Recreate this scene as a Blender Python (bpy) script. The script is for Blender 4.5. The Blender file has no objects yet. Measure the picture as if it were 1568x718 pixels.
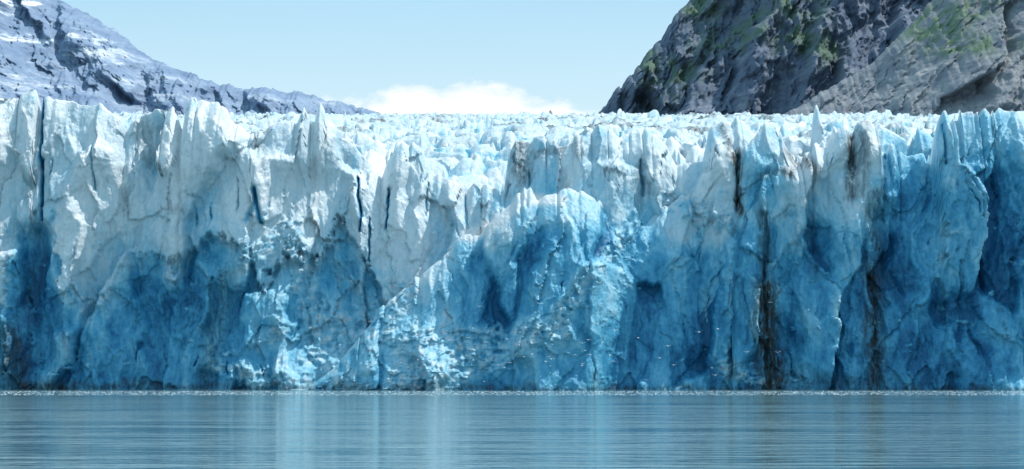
import bpy, math, random
import numpy as np
from mathutils import Vector
F=np.float32
# ---------------------------------------------------------------- scales
CAMH=5.0; D0=500.0; M=0.145      # metres per reference unit at 500 m
def S(d): return M*d/D0
def zof(py,d): return CAMH+(562-py)*S(d)
def xof(px,d): return (px-784)*S(d)
# ---------------------------------------------------------------- noise
def h2(ix,iy,seed):
    a=ix.astype(np.int64).astype(np.uint32)*np.uint32(374761393)+iy.astype(np.int64).astype(np.uint32)*np.uint32(668265263)+np.uint32((seed*2246822519)&0xffffffff)
    a=(a^(a>>np.uint32(13)))*np.uint32(1274126177)
    a=(a^(a>>np.uint32(16)))*np.uint32(2246822519)
    a=a^(a>>np.uint32(15))
    return (a&np.uint32(0xffffff)).astype(F)/F(16777216.0)
def perlin(x,y,seed=0):
    x=np.asarray(x,F); y=np.asarray(y,F)
    ix=np.floor(x); iy=np.floor(y); fx=x-ix; fy=y-iy
    u=fx*fx*fx*(fx*(fx*6-15)+10); v=fy*fy*fy*(fy*(fy*6-15)+10)
    def g(ox,oy):
        a=h2(ix+ox,iy+oy,seed)*F(6.2831853)
        return np.cos(a)*(fx-ox)+np.sin(a)*(fy-oy)
    a=g(0,0);b=g(1,0);c=g(0,1);d=g(1,1)
    return ((a+(b-a)*u)+((c+(d-c)*u)-(a+(b-a)*u))*v)*F(1.5)
def fbm(x,y,o=4,seed=0,gain=0.5):
    r=0;a=1.0;n=0
    for i in range(o):
        r=r+a*perlin(x*2**i+i*17.3,y*2**i-i*9.1,seed+i); n+=a; a*=gain
    return r/n
def ridged(x,y,o=4,seed=0,gain=0.5):
    r=0;a=1.0;n=0
    for i in range(o):
        q=1-np.abs(perlin(x*2**i+i*13.7,y*2**i+i*5.3,seed+i))*1.6
        r=r+a*q*np.abs(q); n+=a; a*=gain
    return r/n
def worley(x,y,seed=0):
    ix=np.floor(x); iy=np.floor(y)
    f1=np.full(x.shape,9,F); f2=np.full(x.shape,9,F); idh=np.zeros(x.shape,F); bx=np.zeros(x.shape,F); by=np.zeros(x.shape,F)
    for ox in (-1,0,1):
        for oy in (-1,0,1):
            cx=ix+ox; cy=iy+oy
            dx=x-(cx+h2(cx,cy,seed)); dy=y-(cy+h2(cx,cy,seed+7))
            d=np.sqrt(dx*dx+dy*dy)
            m=d<f1
            f2=np.where(m,f1,np.minimum(f2,d)); f1=np.where(m,d,f1)
            idh=np.where(m,h2(cx,cy,seed+13),idh); bx=np.where(m,dx,bx); by=np.where(m,dy,by)
    return f1,f2,idh,bx,by
def facets(x,y,seed):
    f1,f2,i,bx,by=worley(x,y,seed)
    g=(i*7.13)%1.0; k=(i*31.7)%1.0
    return (i-0.5)+(g-0.5)*bx*1.5+(k-0.5)*by*1.5, f1, f2
def blocks(x,y,seed,k=7.0):
    """smoothly blended tilted planes: fractured blocks with soft, weathered edges"""
    ix=np.floor(x); iy=np.floor(y); num=0; den=0
    for ox in (-1,0,1):
        for oy in (-1,0,1):
            cx=ix+ox; cy=iy+oy
            dx=x-(cx+h2(cx,cy,seed)); dy=y-(cy+h2(cx,cy,seed+7))
            w=np.exp(-k*(dx*dx+dy*dy)*2)
            v=(h2(cx,cy,seed+13)-0.5)*1.2+(h2(cx,cy,seed+17)-0.5)*dx*2.4+(h2(cx,cy,seed+19)-0.5)*dy*2.0
            num=num+w*v; den=den+w
    return num/den
def ss(a,b,x):
    t=np.clip((x-a)/(b-a),0,1); return t*t*(3-2*t)
def pl(pts):
    a=np.array(pts,float); return a[:,0],a[:,1]
# ---------------------------------------------------------------- mesh
class Acc:
    def __init__(s): s.v=[];s.f=[];s.at={};s.n=0
    def grid(s,X,Y,Z,**at):
        r,c=X.shape
        s.v.append(np.stack([X,Y,Z],-1).reshape(-1,3).astype(F))
        i=np.arange(r*c).reshape(r,c)+s.n
        s.f.append(np.stack([i[:-1,:-1],i[:-1,1:],i[1:,1:],i[1:,:-1]],-1).reshape(-1,4))
        for k,a in at.items(): s.at.setdefault(k,[]).append(np.asarray(a,F).reshape(-1))
        s.n+=r*c
    def build(s,name,mat,smooth=True):
        v=np.concatenate(s.v); f=np.concatenate(s.f).astype(np.int32)
        me=bpy.data.meshes.new(name)
        me.vertices.add(len(v)); me.vertices.foreach_set("co",v.ravel())
        me.loops.add(f.size); me.loops.foreach_set("vertex_index",f.ravel())
        k=f.shape[1]
        me.polygons.add(len(f)); me.polygons.foreach_set("loop_start",np.arange(0,f.size,k,dtype=np.int32))
        me.polygons.foreach_set("use_smooth",np.full(len(f),smooth))
        me.update(calc_edges=True)
        for kk,a in s.at.items():
            at=me.attributes.new(kk,'FLOAT','POINT'); at.data.foreach_set("value",np.concatenate(a))
        me.materials.append(mat)
        ob=bpy.data.objects.new(name,me); bpy.context.scene.collection.objects.link(ob); return ob
# ---------------------------------------------------------------- node helper
class NT:
    def __init__(s,nt): s.t=nt; nt.nodes.clear()
    def n(s,typ,ins=None,**kw):
        nd=s.t.nodes.new(typ)
        for k,v in kw.items(): setattr(nd,k,v)
        for k,v in (ins or {}).items():
            if isinstance(v,bpy.types.NodeSocket): s.t.links.new(v,nd.inputs[k])
            else: nd.inputs[k].default_value=v
        return nd
    def math(s,op,a,b=0.0,c=None,clamp=False):
        nd=s.n('ShaderNodeMath',{0:a,1:b},operation=op,use_clamp=clamp)
        if c is not None:
            if isinstance(c,bpy.types.NodeSocket): s.t.links.new(c,nd.inputs[2])
            else: nd.inputs[2].default_value=c
        return nd.outputs[0]
    def mix(s,f,a,b,bt='MIX'):
        nd=s.n('ShaderNodeMix',data_type='RGBA',blend_type=bt)
        for i,v in ((0,f),(6,a),(7,b)):
            if isinstance(v,bpy.types.NodeSocket): s.t.links.new(v,nd.inputs[i])
            else: nd.inputs[i].default_value=v if i==0 else (*v,1)
        return nd.outputs[2]
    def ramp(s,f,stops,interp='LINEAR'):
        nd=s.n('ShaderNodeValToRGB',{0:f}); e=nd.color_ramp.elements; nd.color_ramp.interpolation=interp
        while len(e)<len(stops): e.new(0.5)
        for el,(p,c) in zip(e,stops): el.position=p; el.color=(*c,1)
        return nd.outputs[0]
    def coords(s,scale):
        g=s.n('ShaderNodeNewGeometry')
        return s.n('ShaderNodeMapping',{'Vector':g.outputs['Position'],'Scale':scale}).outputs[0]
    def noise(s,scale,vec,det=5,rough=0.55,dist=0.0):
        return s.n('ShaderNodeTexNoise',{'Vector':vec,'Scale':scale,'Detail':det,'Roughness':rough,'Distortion':dist}).outputs[0]
    def attr(s,name): return s.n('ShaderNodeAttribute',attribute_name=name).outputs['Fac']
def newmat(name):
    m=bpy.data.materials.new(name); m.use_nodes=True; return m,NT(m.node_tree)

# ---- ice
ice,t=newmat("glacier_ice")
iso=t.coords((1,1,1)); ver=t.coords((1,1,0.2))
b=t.attr("blue"); dirt=t.attr("dirt")
n1=t.noise(0.9,iso,4,0.65); n2=t.noise(1.1,ver,4,0.68)
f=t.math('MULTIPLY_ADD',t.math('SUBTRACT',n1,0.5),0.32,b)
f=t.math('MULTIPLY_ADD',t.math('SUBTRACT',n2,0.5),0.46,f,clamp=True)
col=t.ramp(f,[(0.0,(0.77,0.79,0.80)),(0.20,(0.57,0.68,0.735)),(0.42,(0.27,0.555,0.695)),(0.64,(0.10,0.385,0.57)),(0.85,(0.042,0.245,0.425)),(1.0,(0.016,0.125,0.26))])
df=t.math('MULTIPLY',dirt,t.math('MULTIPLY_ADD',n2,3.0,-0.8,clamp=True),clamp=True)
col=t.mix(df,col,(0.042,0.046,0.046))
bn=t.math('ADD',t.math('MULTIPLY',n1,0.7),t.math('MULTIPLY',n2,0.8))
bump=t.n('ShaderNodeBump',{'Height':bn,'Strength':0.6,'Distance':0.8})
p=t.n('ShaderNodeBsdfPrincipled',{'Base Color':col,'Roughness':0.34,'Normal':bump.outputs[0],'IOR':1.31})
t.n('ShaderNodeOutputMaterial',{0:p.outputs[0]})

# ---------------------------------------------------------------- glacier masks in face coordinates
BX,BY=pl([(-300,430),(-60,460),(5,452),(12,400),(30,352),(60,335),(85,345),(92,430),(112,448),(132,478),(160,440),(200,398),(235,390),(262,412),(290,372),(350,362),(372,392),(405,425),(440,380),(480,405),(520,345),(560,400),(600,470),(640,445),(680,410),(715,372),(760,350),(810,310),(890,306),(940,335),(985,330),(1040,375),(1100,362),(1150,335),(1200,335),(1260,338),(1300,345),(1335,300),(1350,240),(1400,250),(1480,230),(1568,235),(1900,240)])
RUB=[(450,350,462,440,14),(462,440,500,510,24),(500,510,575,500,32),(560,500,615,450,20),(950,365,905,425,12),(905,425,850,490,16),(850,500,740,545,26),(740,545,620,580,30),(620,520,760,505,12),(120,462,150,455,12),(1030,310,1110,345,16),(330,560,470,590,14),(380,400,440,350,12),(1110,560,1180,590,10),(540,595,470,540,16),(400,520,440,500,12)]
CR=[(60,150,60,335,2.6,1.1),(548,272,554,355,1.8,1.2),(595,290,592,350,1.5,.9),(567,335,566,400,1.5,.9),(1503,385,1511,440,2.4,1.1),(392,290,400,340,3,.9),(1467,400,1470,470,1.5,.6),(140,220,146,290,1.3,.6),(712,300,716,350,1.2,.5),(1520,260,1530,300,1.3,.7),(655,280,652,330,1.3,.5),(20,400,45,470,1.5,.5),(980,245,984,300,2,.7),(1168,330,1176,590,3,.7),(1128,240,1130,320,3,.9),(1445,190,1448,250,2.5,.8),(1356,190,1360,240,2.5,.8)]
DR=[(1166,330,1172,450,12,.9),(1172,440,1178,600,18,1.5),(1180,540,1190,600,22,1.2),(1337,300,1340,430,14,.8),(1338,420,1340,600,17,1.1),(1307,195,1303,300,9,1.0),(1330,180,1320,300,8,.6),(1126,240,1132,320,8,1.4),(1108,190,1116,240,7,.8),(1212,235,1250,262,10,1),(345,430,310,600,18,.5),(790,210,800,262,16,.9),(815,235,860,225,8,.6),(880,215,888,240,7,.6),(212,190,222,240,12,.5),(185,260,190,325,10,.5),(980,250,976,320,8,.5),(1170,270,1205,262,9,.7),(260,315,290,325,9,.4),(15,520,25,600,24,.9),(60,350,20,560,16,.3),(30,590,110,598,14,1.1),(1075,430,1082,560,8,.2),(1245,330,1250,420,10,.4),(1215,575,1350,598,12,.5),(0,590,1568,600,7,.7)]  # dirt streaks; left waterline entries paint the hollow's shade as dark colour
def seg(px,py,x0,y0,x1,y1):
    vx,vy=x1-x0,y1-y0
    tt=np.clip(((px-x0)*vx+(py-y0)*vy)/(vx*vx+vy*vy),0,1)
    return np.hypot(px-x0-vx*tt,py-y0-vy*tt)
def wall(acc,crest,y0fn,lean,x0,x1,seed,bo=0.0,step=0.25,rows=250,jag=1.0,amp=1.0,roll=4.0,zb=-1.0,inset=2.4,back=14.0,marks=True,blk=1.0,spire=1.0,calm=1.0):
    dc=500+float(np.mean(y0fn(np.array([(x0+x1)/2]))))+lean*45
    xs=np.arange(xof(x0,dc),xof(x1,dc),step,dtype=F)
    cx,cy=pl(crest); pxc=xs/S(dc)+784
    top=zof(np.interp(pxc,cx,cy),dc).astype(F)
    xw=xs+0.9*perlin(xs/2,xs*0,seed+4)+7*perlin(xs/15,xs*0+3,seed+14)
    f1,f2,idh,bx,by=worley(xw/4.6,np.zeros_like(xs)+seed*3.3,seed)
    top=top+jag*(2.4*(idh-0.5)+2.0*bx*(idh-.45)+1.1*fbm(xs/3.5,xs*0+seed,5,seed+5,0.6)-2.0*(1-ss(0,.16,f2-f1))*ss(.3,.6,idh))
    top=top+spire*3.2*(0.30-np.abs(bx))*ss(.5,.75,idh)
    top=np.maximum(top,zb+0.3)
    ks=int(7/step); ker=np.hanning(2*ks+1); ker/=ker.sum()
    tsm=np.convolve(np.pad(top,ks,mode='edge'),ker,'valid').astype(F); rel=np.clip(top-tsm,-6,4)
    tt=np.linspace(0,1,rows,dtype=F)[:,None]
    Z=zb+(top[None,:]-zb)*tt; X=np.repeat(xs[None,:],rows,0)
    wx=X+3.2*fbm(X/16,Z/16,3,seed+1)+0.9*fbm(X/3,Z/5,4,seed+9,.6); wz=Z+5*fbm(X/18,Z/18,3,seed+2)+1.2*fbm(X/3,Z/3,4,seed+12,.6)
    a0=blocks(wx/24,wz/60,seed+20,9); a1=blocks((wx-0.12*wz)/9,wz/27,seed+21,14); a2,f2a,g2a=facets((wx+0.18*wz)/4.4,wz/13,seed+22); a3,f3a,_=facets(wx/1.8,wz/3.2,seed+23)
    a4,f4a,_=facets((wx-0.3*wz)/10,wz/20,seed+24)
    Yb=y0fn(X)+lean*Z
    PX=X/S(500+Yb)+784; PY=562-(Z-CAMH)/S(500+Yb)
    bnd=np.interp(PX+20*fbm(X/5,Z/5,5,seed+60,0.6),BX,BY)
    nz=fbm(X/6,Z/9,5,seed+61,0.6)
    dyb=PY-bnd+55*nz
    bl=ss(-24,44,dyb)
    rough=calm*(0.35+1.0*ss(-0.25,0.3,fbm(X/13,Z/13,3,seed+33)))
    fold=ridged(wx/8,wz/34,4,seed+30,.5)
    P=blk*(4.0*a0+4.6*a1)+1.7*a4+calm*(1.0+0.4*bl)*a2+(0.6+0.6*bl*calm)*f2a*f2a+(0.14+0.28*bl)*rough*(a3+f3a*f3a)
    P+=calm*(1.2+1.3*bl)*fold+(0.3+0.3*bl)*rough*fbm(X/1.5,Z/2.2,4,seed+31,.6)
    P+=0.8*rel[None,:]*np.exp(-(top[None,:]-Z)/9.0)
    P-=inset*ss(-6,10,dyb)*ss(300,170,np.abs(PX-500))+0.4*inset*ss(-6,10,dyb)
    P-=4.0*np.exp(-((PX-45)/38)**2)*ss(330,360,PY)
    jx=PX+12*fbm(X/4,Z/6,5,seed+40,.65); jy=PY+16*fbm(X/5+9,Z/5,5,seed+41,.6)
    rub=np.zeros_like(X)
    for (a,b_,c,d,w) in RUB: rub=np.maximum(rub,1-ss(w*0.5,w*1.6,seg(jx,jy,a,b_,c,d)))
    rub*=ss(-0.5,0.05,fbm(X/2.2,Z/2.2,4,seed+44,.6))
    rub=np.maximum(rub,bl*ss(0.30,0.44,fbm(X/5,Z/3.4,5,seed+47,.65))*0.7*calm)
    r1,rf,_=facets(X/0.8,Z/0.75,seed+45); r2,rf2,_=facets(X/2.2,Z/1.8,seed+46)
    P+=rub*(0.9+0.45*r1+0.9*r2)
    P+=6.5*np.exp(-((PX-640)/150)**2)*ss(460,592,PY)+2.5*np.exp(-((PX-400)/90)**2)*ss(500,590,PY)
    crk=np.zeros_like(X); sx=PX+3.0*fbm(X/3,Z/3,4,seed+50)
    if marks:
        for (a,b_,c,d,w,k) in CR: crk=np.maximum(crk,k*np.exp(-(seg(sx,PY,a,b_,c,d)/w)**2))
    P-=2.6*crk
    # sparse, mostly vertical fissures
    cv=1-ss(0.0,0.030,np.abs(perlin(wx/9,Z/60,seed+52))); cv*=ss(0.16,0.4,fbm(X/9,Z/12,3,seed+53))
    P-=1.3*cv
    tp=tt**10
    Y=Yb-P*amp*(0.3+0.7*np.clip((top[None,:]-Z)/5.0,0,1))+roll*tp
    cent=np.exp(-((PX-640)/190)**2-((PY-555)/55)**2)
    deep=0.12*ss(0.0,1.0,(PY-bnd)/180)+0.44*fbm(wx/5,wz/12,5,seed+62,.62)+0.16*(0.35-f2a)+0.10*(0.4-f3a)-0.12*a1-0.12*fold
    deep+=0.14*np.exp(-((PX-45)/45)**2)
    blue=0.14+0.18*fbm(wx/8,wz/15,5,seed+63,.62)+0.08*ss(400,800,PX)*ss(200,330,PY)-0.10*a1-0.07*fold+bl*(0.575+deep-0.30*cent)+bo
    blue+=0.18*ss(1340,1400,PX)*(1-bl)+0.36*np.exp(-((PX-1170)/30)**2-((PY-275)/50)**2)
    blue+=0.14*ss(-100,-5,dyb)*(1-bl)
    lit_lip=np.minimum(np.minimum(seg(PX,PY,715,360,745,352),seg(PX,PY,745,350,810,300)),seg(PX,PY,815,305,860,305))
    if marks: blue-=0.5*np.exp(-(lit_lip/8)**2)+0.26*bl*np.exp(-(seg(PX,PY,770,352,910,325)/20)**2)  # sunlit rim and light through thin ice painted as paler blue
    blue=blue*(1-rub*0.85)+rub*(0.14+0.22*ss(0,0.6,rf2))
    blue=np.maximum(blue,crk*1.0); blue+=0.45*cv
    dte=np.clip((top[None,:]-Z)/6.0,0,1); blue+=0.16*np.exp(-((dte-.35)/.25)**2)*ss(0,1.5,rel[None,:])-0.12*(1-ss(0,.2,dte))  # backlight through crest fins painted in: cyan band under whitened tips
    dt=np.zeros_like(X)
    if marks:
        for (a,b_,c,d,w,k) in DR: dt=np.maximum(dt,k*(1-ss(0,w*1.7,seg(jx*0.7+PX*0.3,jy,a,b_,c,d))))
    dt+=0.42*ss(0.14,0.55,fbm(X/6,Z/13,5,seed+70,.65))*(1-bl)
    nb=20; q=np.linspace(0,1,nb+1,dtype=F)[1:,None]
    Xb=np.repeat(xs[None,:],nb,0)
    Ybk=Y[-1:,:]+back*q+0.9*fbm(Xb/3,q*5,3,seed+80)*q; Zbk=top[None,:]-2.0*q**0.8-(np.maximum(top[None,:]*0.35,2))*q**2+0.6*fbm(Xb/2,q*6,3,seed+81)*q
    X=np.concatenate([X,Xb]);Y=np.concatenate([Y,Ybk]);Z=np.concatenate([Z,Zbk])
    blue=np.concatenate([blue,np.zeros_like(Xb)+0.08]); dt=np.concatenate([dt,np.zeros_like(Xb)+0.1*(1-q)])
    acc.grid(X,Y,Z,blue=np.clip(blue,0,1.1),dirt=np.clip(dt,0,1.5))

G=Acc()
A=[(-260,140),(-120,155),(0,149),(40,147),(58,145),(62,185),(67,150),(72,145),(82,150),(110,151),(122,158),(140,159),(148,152),(165,170),(182,178),(192,200),(205,182),(228,176),(240,171),(270,170),(280,194),(287,162),(310,154),(335,157),(350,166),(358,184),(372,194),(385,208),(405,202),(420,190),(445,186),(455,188),(465,162),(474,180),(480,188),(490,158),(500,174),(512,198),(525,206),(540,216),(560,236),(582,264),(592,236),(606,220),(628,210),(645,230),(665,262),(690,282),(715,288),(745,278),(770,290),(790,308),(820,335),(860,360),(880,420)]
def yA(X): px=X/S(505)+784; return 2+8*ss(430,640,px)*1.0-3*ss(200,60,px)+2.0*np.sin(px/70)
wall(G,A,yA,0.18,-260,880,1,jag=0.6,inset=3.0,spire=.6)
Mr=[(440,597),(480,592),(520,560),(560,510),(600,462),(640,430),(680,398),(712,364),(735,360),(745,350),(760,336),(775,322),(785,312),(800,298),(812,290),(822,310),(835,302),(850,299),(890,296),(920,314),(945,337),(985,340),(1000,334),(1025,314),(1045,296),(1062,306),(1100,324),(1140,334),(1166,345),(1174,430),(1184,600)]
def yM(X): px=X/S(495)+784; return -9-5*np.exp(-((px-830)/110)**2)+5*ss(640,480,px)+7.5*ss(900,960,px)
wall(G,Mr,yM,0.28,440,1186,2,jag=0.35,roll=3,rows=220,inset=0,blk=0.75,spire=.5,calm=.65)
B=[(745,420),(768,310),(778,232),(790,204),(830,199),(850,206),(858,216),(872,208),(885,206),(900,186),(935,190),(950,202),(960,194),(985,191),(1010,198),(1028,218),(1040,244),(1060,244),(1080,240),(1090,190),(1110,176),(1125,182),(1132,172),(1150,186),(1165,205),(1180,215),(1200,330),(1220,420)]
def yB(X): px=X/S(515)+784; return 8-3*ss(900,960,px)+3*np.sin(px/38)
wall(G,B,yB,0.18,745,1220,3,bo=0.04,jag=0.7,rows=220,inset=0,blk=.8,spire=.5,calm=.8)
C=[(1118,420),(1124,300),(1132,250),(1142,222),(1160,203),(1178,178),(1190,178),(1204,192),(1212,216),(1228,245),(1240,232),(1258,222),(1275,212),(1290,190),(1300,184),(1312,200),(1322,176),(1340,172),(1352,182),(1358,222),(1385,226),(1420,236),(1438,240),(1444,188),(1455,170),(1472,182),(1482,166),(1510,164),(1525,176),(1540,157),(1568,163),(1620,155),(1720,170),(1830,160)]
def yC(X): px=X/S(505)+784; return 0-2.5*np.exp(-((px-1165)/25)**2)-2.5*np.exp(-((px-1260)/45)**2)-3*ss(1340,1380,px)+2*np.sin(px/31)
wall(G,C,yC,0.16,1118,1830,4,jag=0.65,inset=1.0,blk=.8)
# ranks of seracs behind the front
def rank(y0,base,a,seed,x0=-300,x1=1870,jag=0.8,fac=1.0):
    r=random.Random(seed); pts=[];x=x0
    while x<x1:
        h=base(x)+r.uniform(-a,a); w=r.choice((r.uniform(10,24),r.uniform(30,75)))/fac; k=r.uniform(.2,.8)
        pts+=[(x,h+r.uniform(10,26)),(x+w*0.1,h+r.uniform(0,8)),(x+w*k*.8,h-r.uniform(0,9)),(x+w*(k*.8+.15),h+r.uniform(-4,8)),(x+w*0.95,h+r.uniform(6,16))]; x+=w
    wall(G,pts,lambda X:y0+5*np.sin(X/17+seed),0.45,x0,x1,seed,bo=0.02,step=0.4,rows=70,jag=jag,zb=15,roll=2,back=9,marks=False,blk=1.3)
i1=lambda *p:(lambda x:np.interp(x,*pl(p)))
rank(16,i1((-300,204),(500,209),(560,268),(700,315),(800,322),(900,240),(1200,225),(1870,222)),12,11)
rank(28,i1((-300,197),(180,196),(500,207),(560,242),(700,282),(780,292),(860,230),(1200,215),(1230,205),(1245,164),(1262,202),(1390,198),(1870,202)),10,12)
rank(44,i1((-300,192),(500,198),(600,224),(700,255),(780,262),(860,215),(1870,197)),8,13,fac=1.2)
rank(66,i1((-300,188),(500,193),(640,212),(700,230),(780,234),(900,200),(1870,192)),6,14,fac=1.4)
# far serac field (its near rows dive under the ranks in front)
rows=350; cols=1000
ys=np.concatenate([np.linspace(34,68,20),70*np.exp(np.linspace(0,math.log(1500/70),rows-20))])
Yg=np.repeat(ys[:,None],cols,1).astype(F); u=np.linspace(-1,1,cols)[None,:]
Xg=(u*(500+Yg)*0.30).astype(F)
base=np.interp(ys,[34,50,70,110,200,300,500,1000,1500],[20,42,zof(236,570),zof(212,610),zof(196,700),zof(189,800),zof(185,1000),zof(182,1500),zof(181,2000)]).astype(F)[:,None]
wxx=Xg+6*fbm(Xg/25,Yg/25,3,90); wyy=Yg+6*fbm(Xg/25+5,Yg/25,3,91)
c1,g1,g2=facets(wxx/11,wyy/9,92); c2,g3,g4=facets(wxx/4,wyy/3.6,93)
H=5.0*c1+1.8*c2+3.0*ss(0,.3,g2-g1)+1.2*ridged(Xg/6,Yg/6,3,94)+4*fbm(Xg/70,Yg/70,3,97)
dm=ss(0.04,0.32,fbm(Xg/70,Yg/22,5,95,.6))*ss(75,180,Yg)
G.grid(Xg,Yg,base-4+H*(0.75+0.4*ss(200,1500,Yg)),blue=0.18+0.35*(1-ss(0,0.14,g2-g1))+0.15*fbm(Xg/8,Yg/8,3,96),dirt=1.1*dm)
G.build("glacier",ice)

# ---------------------------------------------------------------- mountains
def rockmat(name,cols,green=(0.09,0.15,0.07),snowc=(0.8,0.82,0.85),sc=1.0,rot=0.5,bd=10,zst=1.7):
    m,t=newmat(name)
    g=t.n('ShaderNodeNewGeometry')
    mp=t.n('ShaderNodeMapping',{'Vector':g.outputs['Position'],'Rotation':(0,rot,0),'Scale':(0.3*sc,0.3*sc,zst*sc)}).outputs[0]
    iso=t.coords((sc,sc,sc))
    a=t.noise(0.035,mp,5,0.7,0.3); b=t.noise(0.03,iso,5,0.72)
    f=t.math('ADD',t.math('MULTIPLY',a,0.6),t.math('MULTIPLY',b,0.4))
    col=t.ramp(f,cols)
    gf=t.math('MULTIPLY',t.attr('veg'),t.math('MULTIPLY_ADD',b,9,-3.9,clamp=True),clamp=True)
    col=t.mix(gf,col,green)
    sf=t.math('MULTIPLY',t.attr('snow'),t.math('MULTIPLY_ADD',a,14,-7.9,clamp=True),clamp=True)
    col=t.mix(sf,col,snowc)
    bp=t.n('ShaderNodeBump',{'Height':f,'Strength':1.0,'Distance':bd/sc})
    p=t.n('ShaderNodeBsdfPrincipled',{'Base Color':col,'Roughness':0.9,'Normal':bp.outputs[0]})
    t.n('ShaderNodeOutputMaterial',{0:p.outputs[0]}); return m
def mount(name,crest,D,W,x0,x1,seed,mat,amp,cols=800,rows=380,zlow=0,veg=None,snow=None,slant=0.5,jag=1.0):
    xs=np.linspace(xof(x0,D),xof(x1,D),cols,dtype=F); cx,cy=pl(crest)
    top=zof(np.interp(xs/S(D)+784,cx,cy),D).astype(F)
    top=top+jag*S(D)*(7*fbm(xs/(28*S(D)),xs*0+seed,6,seed,0.65)+3*(facets(xs/(9*S(D)),xs*0+seed,seed+8)[0]))
    tt=np.linspace(0,1,rows,dtype=F)[:,None]
    X=np.repeat(xs[None,:],rows,0); Z=zlow+(top[None,:]-zlow)*tt
    Y=(D-500)-W*(1-tt)+0*X
    s=S(D); u=(X+slant*Z)/s; v=(Z-slant*X)/s
    wu=u+18*fbm(u/60,v/60,5,seed+1,.6); wv=v+18*fbm(u/60,v/60,5,seed+2,.6)
    n=ridged(wu/100,wv/300,5,seed+3,0.5)*0.9+blocks(wu/50,wv/150,seed+6,10)*1.6+facets(wu/17,wv/60,seed+5)[0]*0.32+facets(wu/7,wv/20,seed+7)[0]*0.16+0.3*fbm(wu/12,wv/30,5,seed+4,0.65)
    fade=np.clip((top[None,:]-Z)/(25*s),0.12,1)
    Y=Y-n*amp*fade
    PX=X/s+784; PY=562-(Z-CAMH)/s
    V=np.zeros_like(X) if veg is None else veg(PX,PY,n); SN=np.zeros_like(X) if snow is None else snow(PX,PY,n)
    nb=20;q=np.linspace(0,1,nb+1,dtype=F)[1:,None]
    Xb=np.repeat(xs[None,:],nb,0)
    X2=np.concatenate([X,Xb]);Y2=np.concatenate([Y,Y[-1:,:]+W*1.2*q]);Z2=np.concatenate([Z,top[None,:]*(1-q)])
    z0=np.zeros_like(Xb)
    a=Acc(); a.grid(X2,Y2,Z2,veg=np.concatenate([V,z0]),snow=np.concatenate([SN,z0])); return a.build(name,mat)
mL=rockmat("hazy_granite",[(0.34,(0.13,0.195,0.31)),(0.46,(0.175,0.25,0.37)),(0.56,(0.245,0.325,0.44)),(0.68,(0.54,0.56,0.59))],sc=0.9,rot=0.45,bd=4)  # distance haze mixed into the rock colours as a light blue tint
L=[(-500,-420),(-200,-210),(0,-60),(50,-30),(85,0),(130,18),(180,48),(215,78),(250,98),(290,112),(330,127),(370,135),(420,137),(470,143),(500,152),(550,163),(585,176),(640,200),(800,260)]
mount("snowy_mountain",L,3200,900,-500,800,101,mL,28,snow=lambda px,py,n:ss(330,60,px)*ss(140,20,py)*0.75+0.35*ss(420,100,px),slant=0.6)
mR=rockmat("dark_cliff_rock",[(0.34,(0.055,0.08,0.13)),(0.46,(0.088,0.12,0.18)),(0.56,(0.13,0.165,0.225)),(0.72,(0.32,0.33,0.345))],sc=1.2,rot=-1.0,bd=4,green=(0.08,0.14,0.08))  # cliff colours include painted haze, shifting the rock towards blue
R=[(840,260),(900,195),(918,174),(928,158),(942,140),(952,132),(964,114),(980,100),(992,80),(1004,66),(1012,62),(1026,38),(1036,20),(1050,6),(1075,-20),(1130,-60),(1200,-110),(1350,-160),(1500,-200),(1700,-260),(2300,-300)]
def veg1(px,py,n): 
    a=np.maximum.reduce([np.exp(-((px-c[0])/c[2])**2-((py-c[1])/c[3])**2) for c in [(1205,30,32,38),(1110,75,50,24),(1040,120,28,32),(1070,15,30,24),(1190,90,30,32),(990,100,15,30),(1150,50,22,22),(1010,150,40,20),(1230,110,20,25)]])
    return np.clip(a*1.3,0,.85)
mount("cliff_mountain",R,2200,420,840,2300,111,mR,30,veg=veg1,slant=-0.4,jag=1.3)
mR2=rockmat("scree_rock",[(0.34,(0.11,0.13,0.165)),(0.46,(0.165,0.185,0.215)),(0.56,(0.23,0.245,0.265)),(0.72,(0.45,0.435,0.41))],sc=2.0,rot=-0.6,bd=4,green=(0.085,0.15,0.075))  # slight bluish haze is part of these rock tones
R2=[(1120,200),(1200,176),(1225,162),(1262,138),(1300,118),(1335,98),(1365,66),(1392,38),(1425,2),(1450,-30),(1520,-90),(1700,-160),(2300,-260)]
def veg2(px,py,n):
    a=np.maximum.reduce([np.exp(-((px-c[0])/c[2])**2-((py-c[1])/c[3])**2) for c in [(1415,50,38,38),(1470,30,34,22),(1540,100,45,12),(1440,95,42,20)]])
    return np.clip(a*1.3,0,.9)
mount("rocky_hillside",R2,1750,420,1120,2300,121,mR2,12,veg=veg2,slant=-0.7,cols=700)

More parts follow.
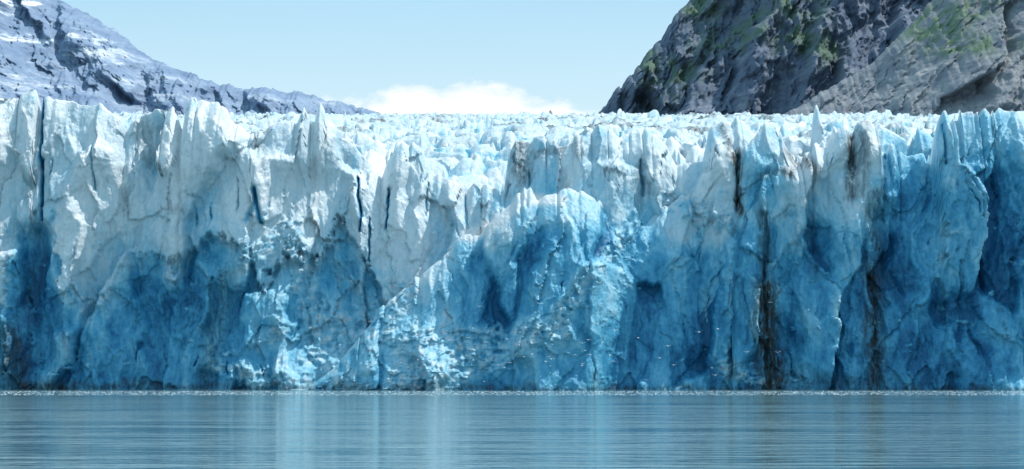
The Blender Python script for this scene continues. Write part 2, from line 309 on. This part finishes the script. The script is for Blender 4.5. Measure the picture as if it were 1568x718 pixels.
# ---------------------------------------------------------------- water
wm,t=newmat("fjord_water")
v1=t.coords((0.30,1,1)); v2=t.coords((0.03,0.16,1)); v3=t.coords((0.7,1.6,1))
w=t.math('ADD',t.math('MULTIPLY',t.noise(0.45,v1,3,0.6,0.3),0.28),t.math('MULTIPLY',t.noise(1.0,v3,2,0.6),0.08))
patch=t.math('MULTIPLY_ADD',t.noise(0.4,v2,5,0.7),5.0,-2.2,clamp=True)
w=t.math('MULTIPLY',w,t.math('MULTIPLY_ADD',patch,1.4,0.30))
bp=t.n('ShaderNodeBump',{'Height':w,'Strength':1.0,'Distance':1.0})
p=t.n('ShaderNodeBsdfPrincipled',{'Base Color':(0.11,0.20,0.22,1),'Roughness':0.07,'IOR':1.33,'Normal':bp.outputs[0]})
t.n('ShaderNodeOutputMaterial',{0:p.outputs[0]})
a=Acc(); gx,gy=np.meshgrid(np.linspace(-9000,9000,60),np.linspace(-1500,14000,60)); a.grid(gx,gy,gx*0); a.build("water",wm)

# ---------------------------------------------------------------- brash ice; its white band also stands in for water sheen
bm_,t=newmat("brash_ice_sheen_white")
p=t.n('ShaderNodeBsdfPrincipled',{'Base Color':t.ramp(t.noise(0.8,t.coords((1,1,1)),3),[(0.3,(0.5,0.68,0.75)),(0.6,(0.75,0.8,0.83))]),'Roughness':0.4})
t.n('ShaderNodeOutputMaterial',{0:p.outputs[0]})
rg=np.random.RandomState(5); V=[];Fc=[]
def chunk(x,y,s,h):
    n=5; b0=len(V); an=np.sort(rg.rand(n)*6.283)
    for k in range(n): V.append((x+s*math.cos(an[k]),y+s*math.sin(an[k])*0.8,-0.03))
    for k in range(n):
        q=rg.uniform(0.4,0.85); V.append((x+s*q*math.cos(an[k]),y+s*q*math.sin(an[k])*0.8,h*rg.uniform(0.5,1)))
    V.append((x,y,h))
    for k in range(n):
        k2=(k+1)%n; Fc.append((b0+k,b0+k2,b0+n+k2,b0+n+k)); Fc.append((b0+n+k,b0+n+k2,b0+2*n))
for i in range(14000):
    yy=-30-rg.rand()*70; xx=rg.uniform(-150,150)
    s=0.08+0.16*rg.rand()**2
    chunk(xx,yy,s,s*rg.uniform(0.1,0.2))
me=bpy.data.meshes.new("brash_ice"); me.from_pydata(V,[],Fc); me.materials.append(bm_)
bpy.context.scene.collection.objects.link(bpy.data.objects.new("brash_ice",me))

# ---------------------------------------------------------------- gulls
gm,t=newmat("gull_feathers")
p=t.n('ShaderNodeBsdfPrincipled',{'Base Color':t.ramp(t.noise(3.0,t.coords((1,1,1)),2),[(0.35,(0.75,0.76,0.78)),(0.6,(0.9,0.9,0.9))]),'Roughness':0.8})
t.n('ShaderNodeOutputMaterial',{0:p.outputs[0]})
V=[];Fc=[]
def gull(x,y,z,hd,flap,sc):
    c,s=math.cos(hd),math.sin(hd); b0=len(V)
    def add(p): V.append((x+sc*(p[0]*c-p[1]*s),y+sc*(p[0]*s+p[1]*c),z+sc*p[2])); return len(V)-1
    prof=[(-0.24,0.012,0),(-0.17,0.035,0),(-0.05,0.065,-.01),(0.06,0.06,0),(0.12,0.04,0.015),(0.16,0.042,0.025),(0.195,0.02,0.02),(0.235,0.004,0.01)]
    rings=[]
    for (px,r,zz) in prof: rings.append([add((px,r*math.cos(a_*math.pi/3),zz+r*math.sin(a_*math.pi/3))) for a_ in range(6)])
    for i in range(len(rings)-1):
        for k in range(6): Fc.append((rings[i][k],rings[i][(k+1)%6],rings[i+1][(k+1)%6],rings[i+1][k]))
    tl=[add((-0.2,-.02,0)),add((-0.34,-.07,0)),add((-0.34,.07,0)),add((-0.2,.02,0))]; Fc.append(tuple(tl))
    for sg in (1,-1):
        st=[(0.04,0.0,0.10,0.16),(0.22,0.5*flap,0.12,0.15),(0.42,0.55*flap-0.05,0.05,0.12),(0.6,0.5*flap-0.12,-0.1,0.02)]
        pr=None
        for (ly,lz,le,w) in st:
            zz=lz*0.35; a_=add((le,sg*ly,zz+.02)); b_=add((le-w,sg*ly,zz+.015)); m_=add((le-w*.4,sg*ly,zz+.035))
            if pr: Fc.append((pr[0],a_,m_,pr[2])); Fc.append((pr[2],m_,b_,pr[1])); Fc.append((pr[1],b_,a_,pr[0]))
            pr=(a_,b_,m_)
rr=random.Random(3)
for i in range(60):
    px=rr.gauss(830,190); py=min(588,rr.gauss(535,30)); yy=rr.uniform(-45,-22); d_=500+yy
    gull(xof(px,d_),yy,max(0.6,zof(py,d_)),rr.uniform(0,6.28),rr.uniform(-0.5,1.0),rr.uniform(0.9,1.25))
me=bpy.data.meshes.new("flock_of_gulls"); me.from_pydata(V,[],Fc); me.materials.append(gm)
bpy.context.scene.collection.objects.link(bpy.data.objects.new("flock_of_gulls",me))

# ---------------------------------------------------------------- light + sky
sd=Vector((0.50,0.17,0.84)).normalized()
el=math.asin(sd.z); az=math.atan2(sd.x,sd.y)
sl=bpy.data.lights.new("sun","SUN"); sl.energy=4.3; sl.angle=math.radians(0.5); sl.color=(1,0.96,0.9)
so=bpy.data.objects.new("sun",sl); so.rotation_euler=sd.to_track_quat('Z','Y').to_euler(); bpy.context.scene.collection.objects.link(so)
w=bpy.data.worlds.new("World"); bpy.context.scene.world=w; w.use_nodes=True; t=NT(w.node_tree)
sk=t.n('ShaderNodeTexSky',sky_type='NISHITA'); sk.sun_disc=False; sk.sun_elevation=el; sk.sun_rotation=az; sk.air_density=1.0; sk.dust_density=1.0; sk.ozone_density=1.0
tc=t.n('ShaderNodeTexCoord').outputs['Generated']
sep=t.n('ShaderNodeSeparateXYZ',{0:tc})
# thin bright summer haze veil, whiter toward the horizon
veil=t.n('ShaderNodeTexNoise',{'Vector':t.n('ShaderNodeMapping',{'Vector':tc,'Scale':(1,1,4)}).outputs[0],'Scale':6.0,'Detail':4.0}).outputs[0]
low=t.math('MULTIPLY_ADD',sep.outputs[2],-15.0,2.6,clamp=True)
hc=t.mix(low,(3.7,6.6,8.5),(6.0,8.0,8.9))
base=t.mix(t.math('MULTIPLY_ADD',veil,0.25,0.66),sk.outputs[0],hc)
# cumulus bank low on the horizon beyond the glacier
mp=t.n('ShaderNodeMapping',{'Vector':tc,'Scale':(1,1,2.0)}).outputs[0]
cn=t.n('ShaderNodeTexNoise',{'Vector':mp,'Scale':36.0,'Detail':6.0,'Roughness':0.58}).outputs[0]
hz=t.math('MULTIPLY_ADD',t.math('ABSOLUTE',t.math('ADD',sep.outputs[0],0.035)),-0.16,0.1265)
top=t.math('SUBTRACT',t.math('MULTIPLY_ADD',t.math('SUBTRACT',cn,0.5),0.030,hz),sep.outputs[2])
cf=t.math('MULTIPLY',top,160.0,clamp=True)
cf=t.math('MULTIPLY',cf,t.math('GREATER_THAN',sep.outputs[1],0.0))
mix=t.mix(t.math('MULTIPLY',cf,0.92),base,(9.3,9.3,9.0))
bgN=t.n('ShaderNodeBackground',{0:mix,1:0.12}); t.n('ShaderNodeOutputWorld',{0:bgN.outputs[0]})
w.cycles.sampling_method='MANUAL'; w.cycles.sample_map_resolution=256

cam=bpy.data.cameras.new("camera"); co=bpy.data.objects.new("camera",cam); bpy.context.scene.collection.objects.link(co)
co.location=(0,-500,CAMH); co.rotation_euler=(math.radians(90),0,0)
cam.sensor_width=36; cam.lens=36*500/(1568*M); cam.shift_y=203/1568; cam.clip_end=30000; cam.clip_start=1
sc=bpy.context.scene; sc.camera=co
sc.view_settings.view_transform='Standard'; sc.view_settings.look='None'; sc.view_settings.exposure=0
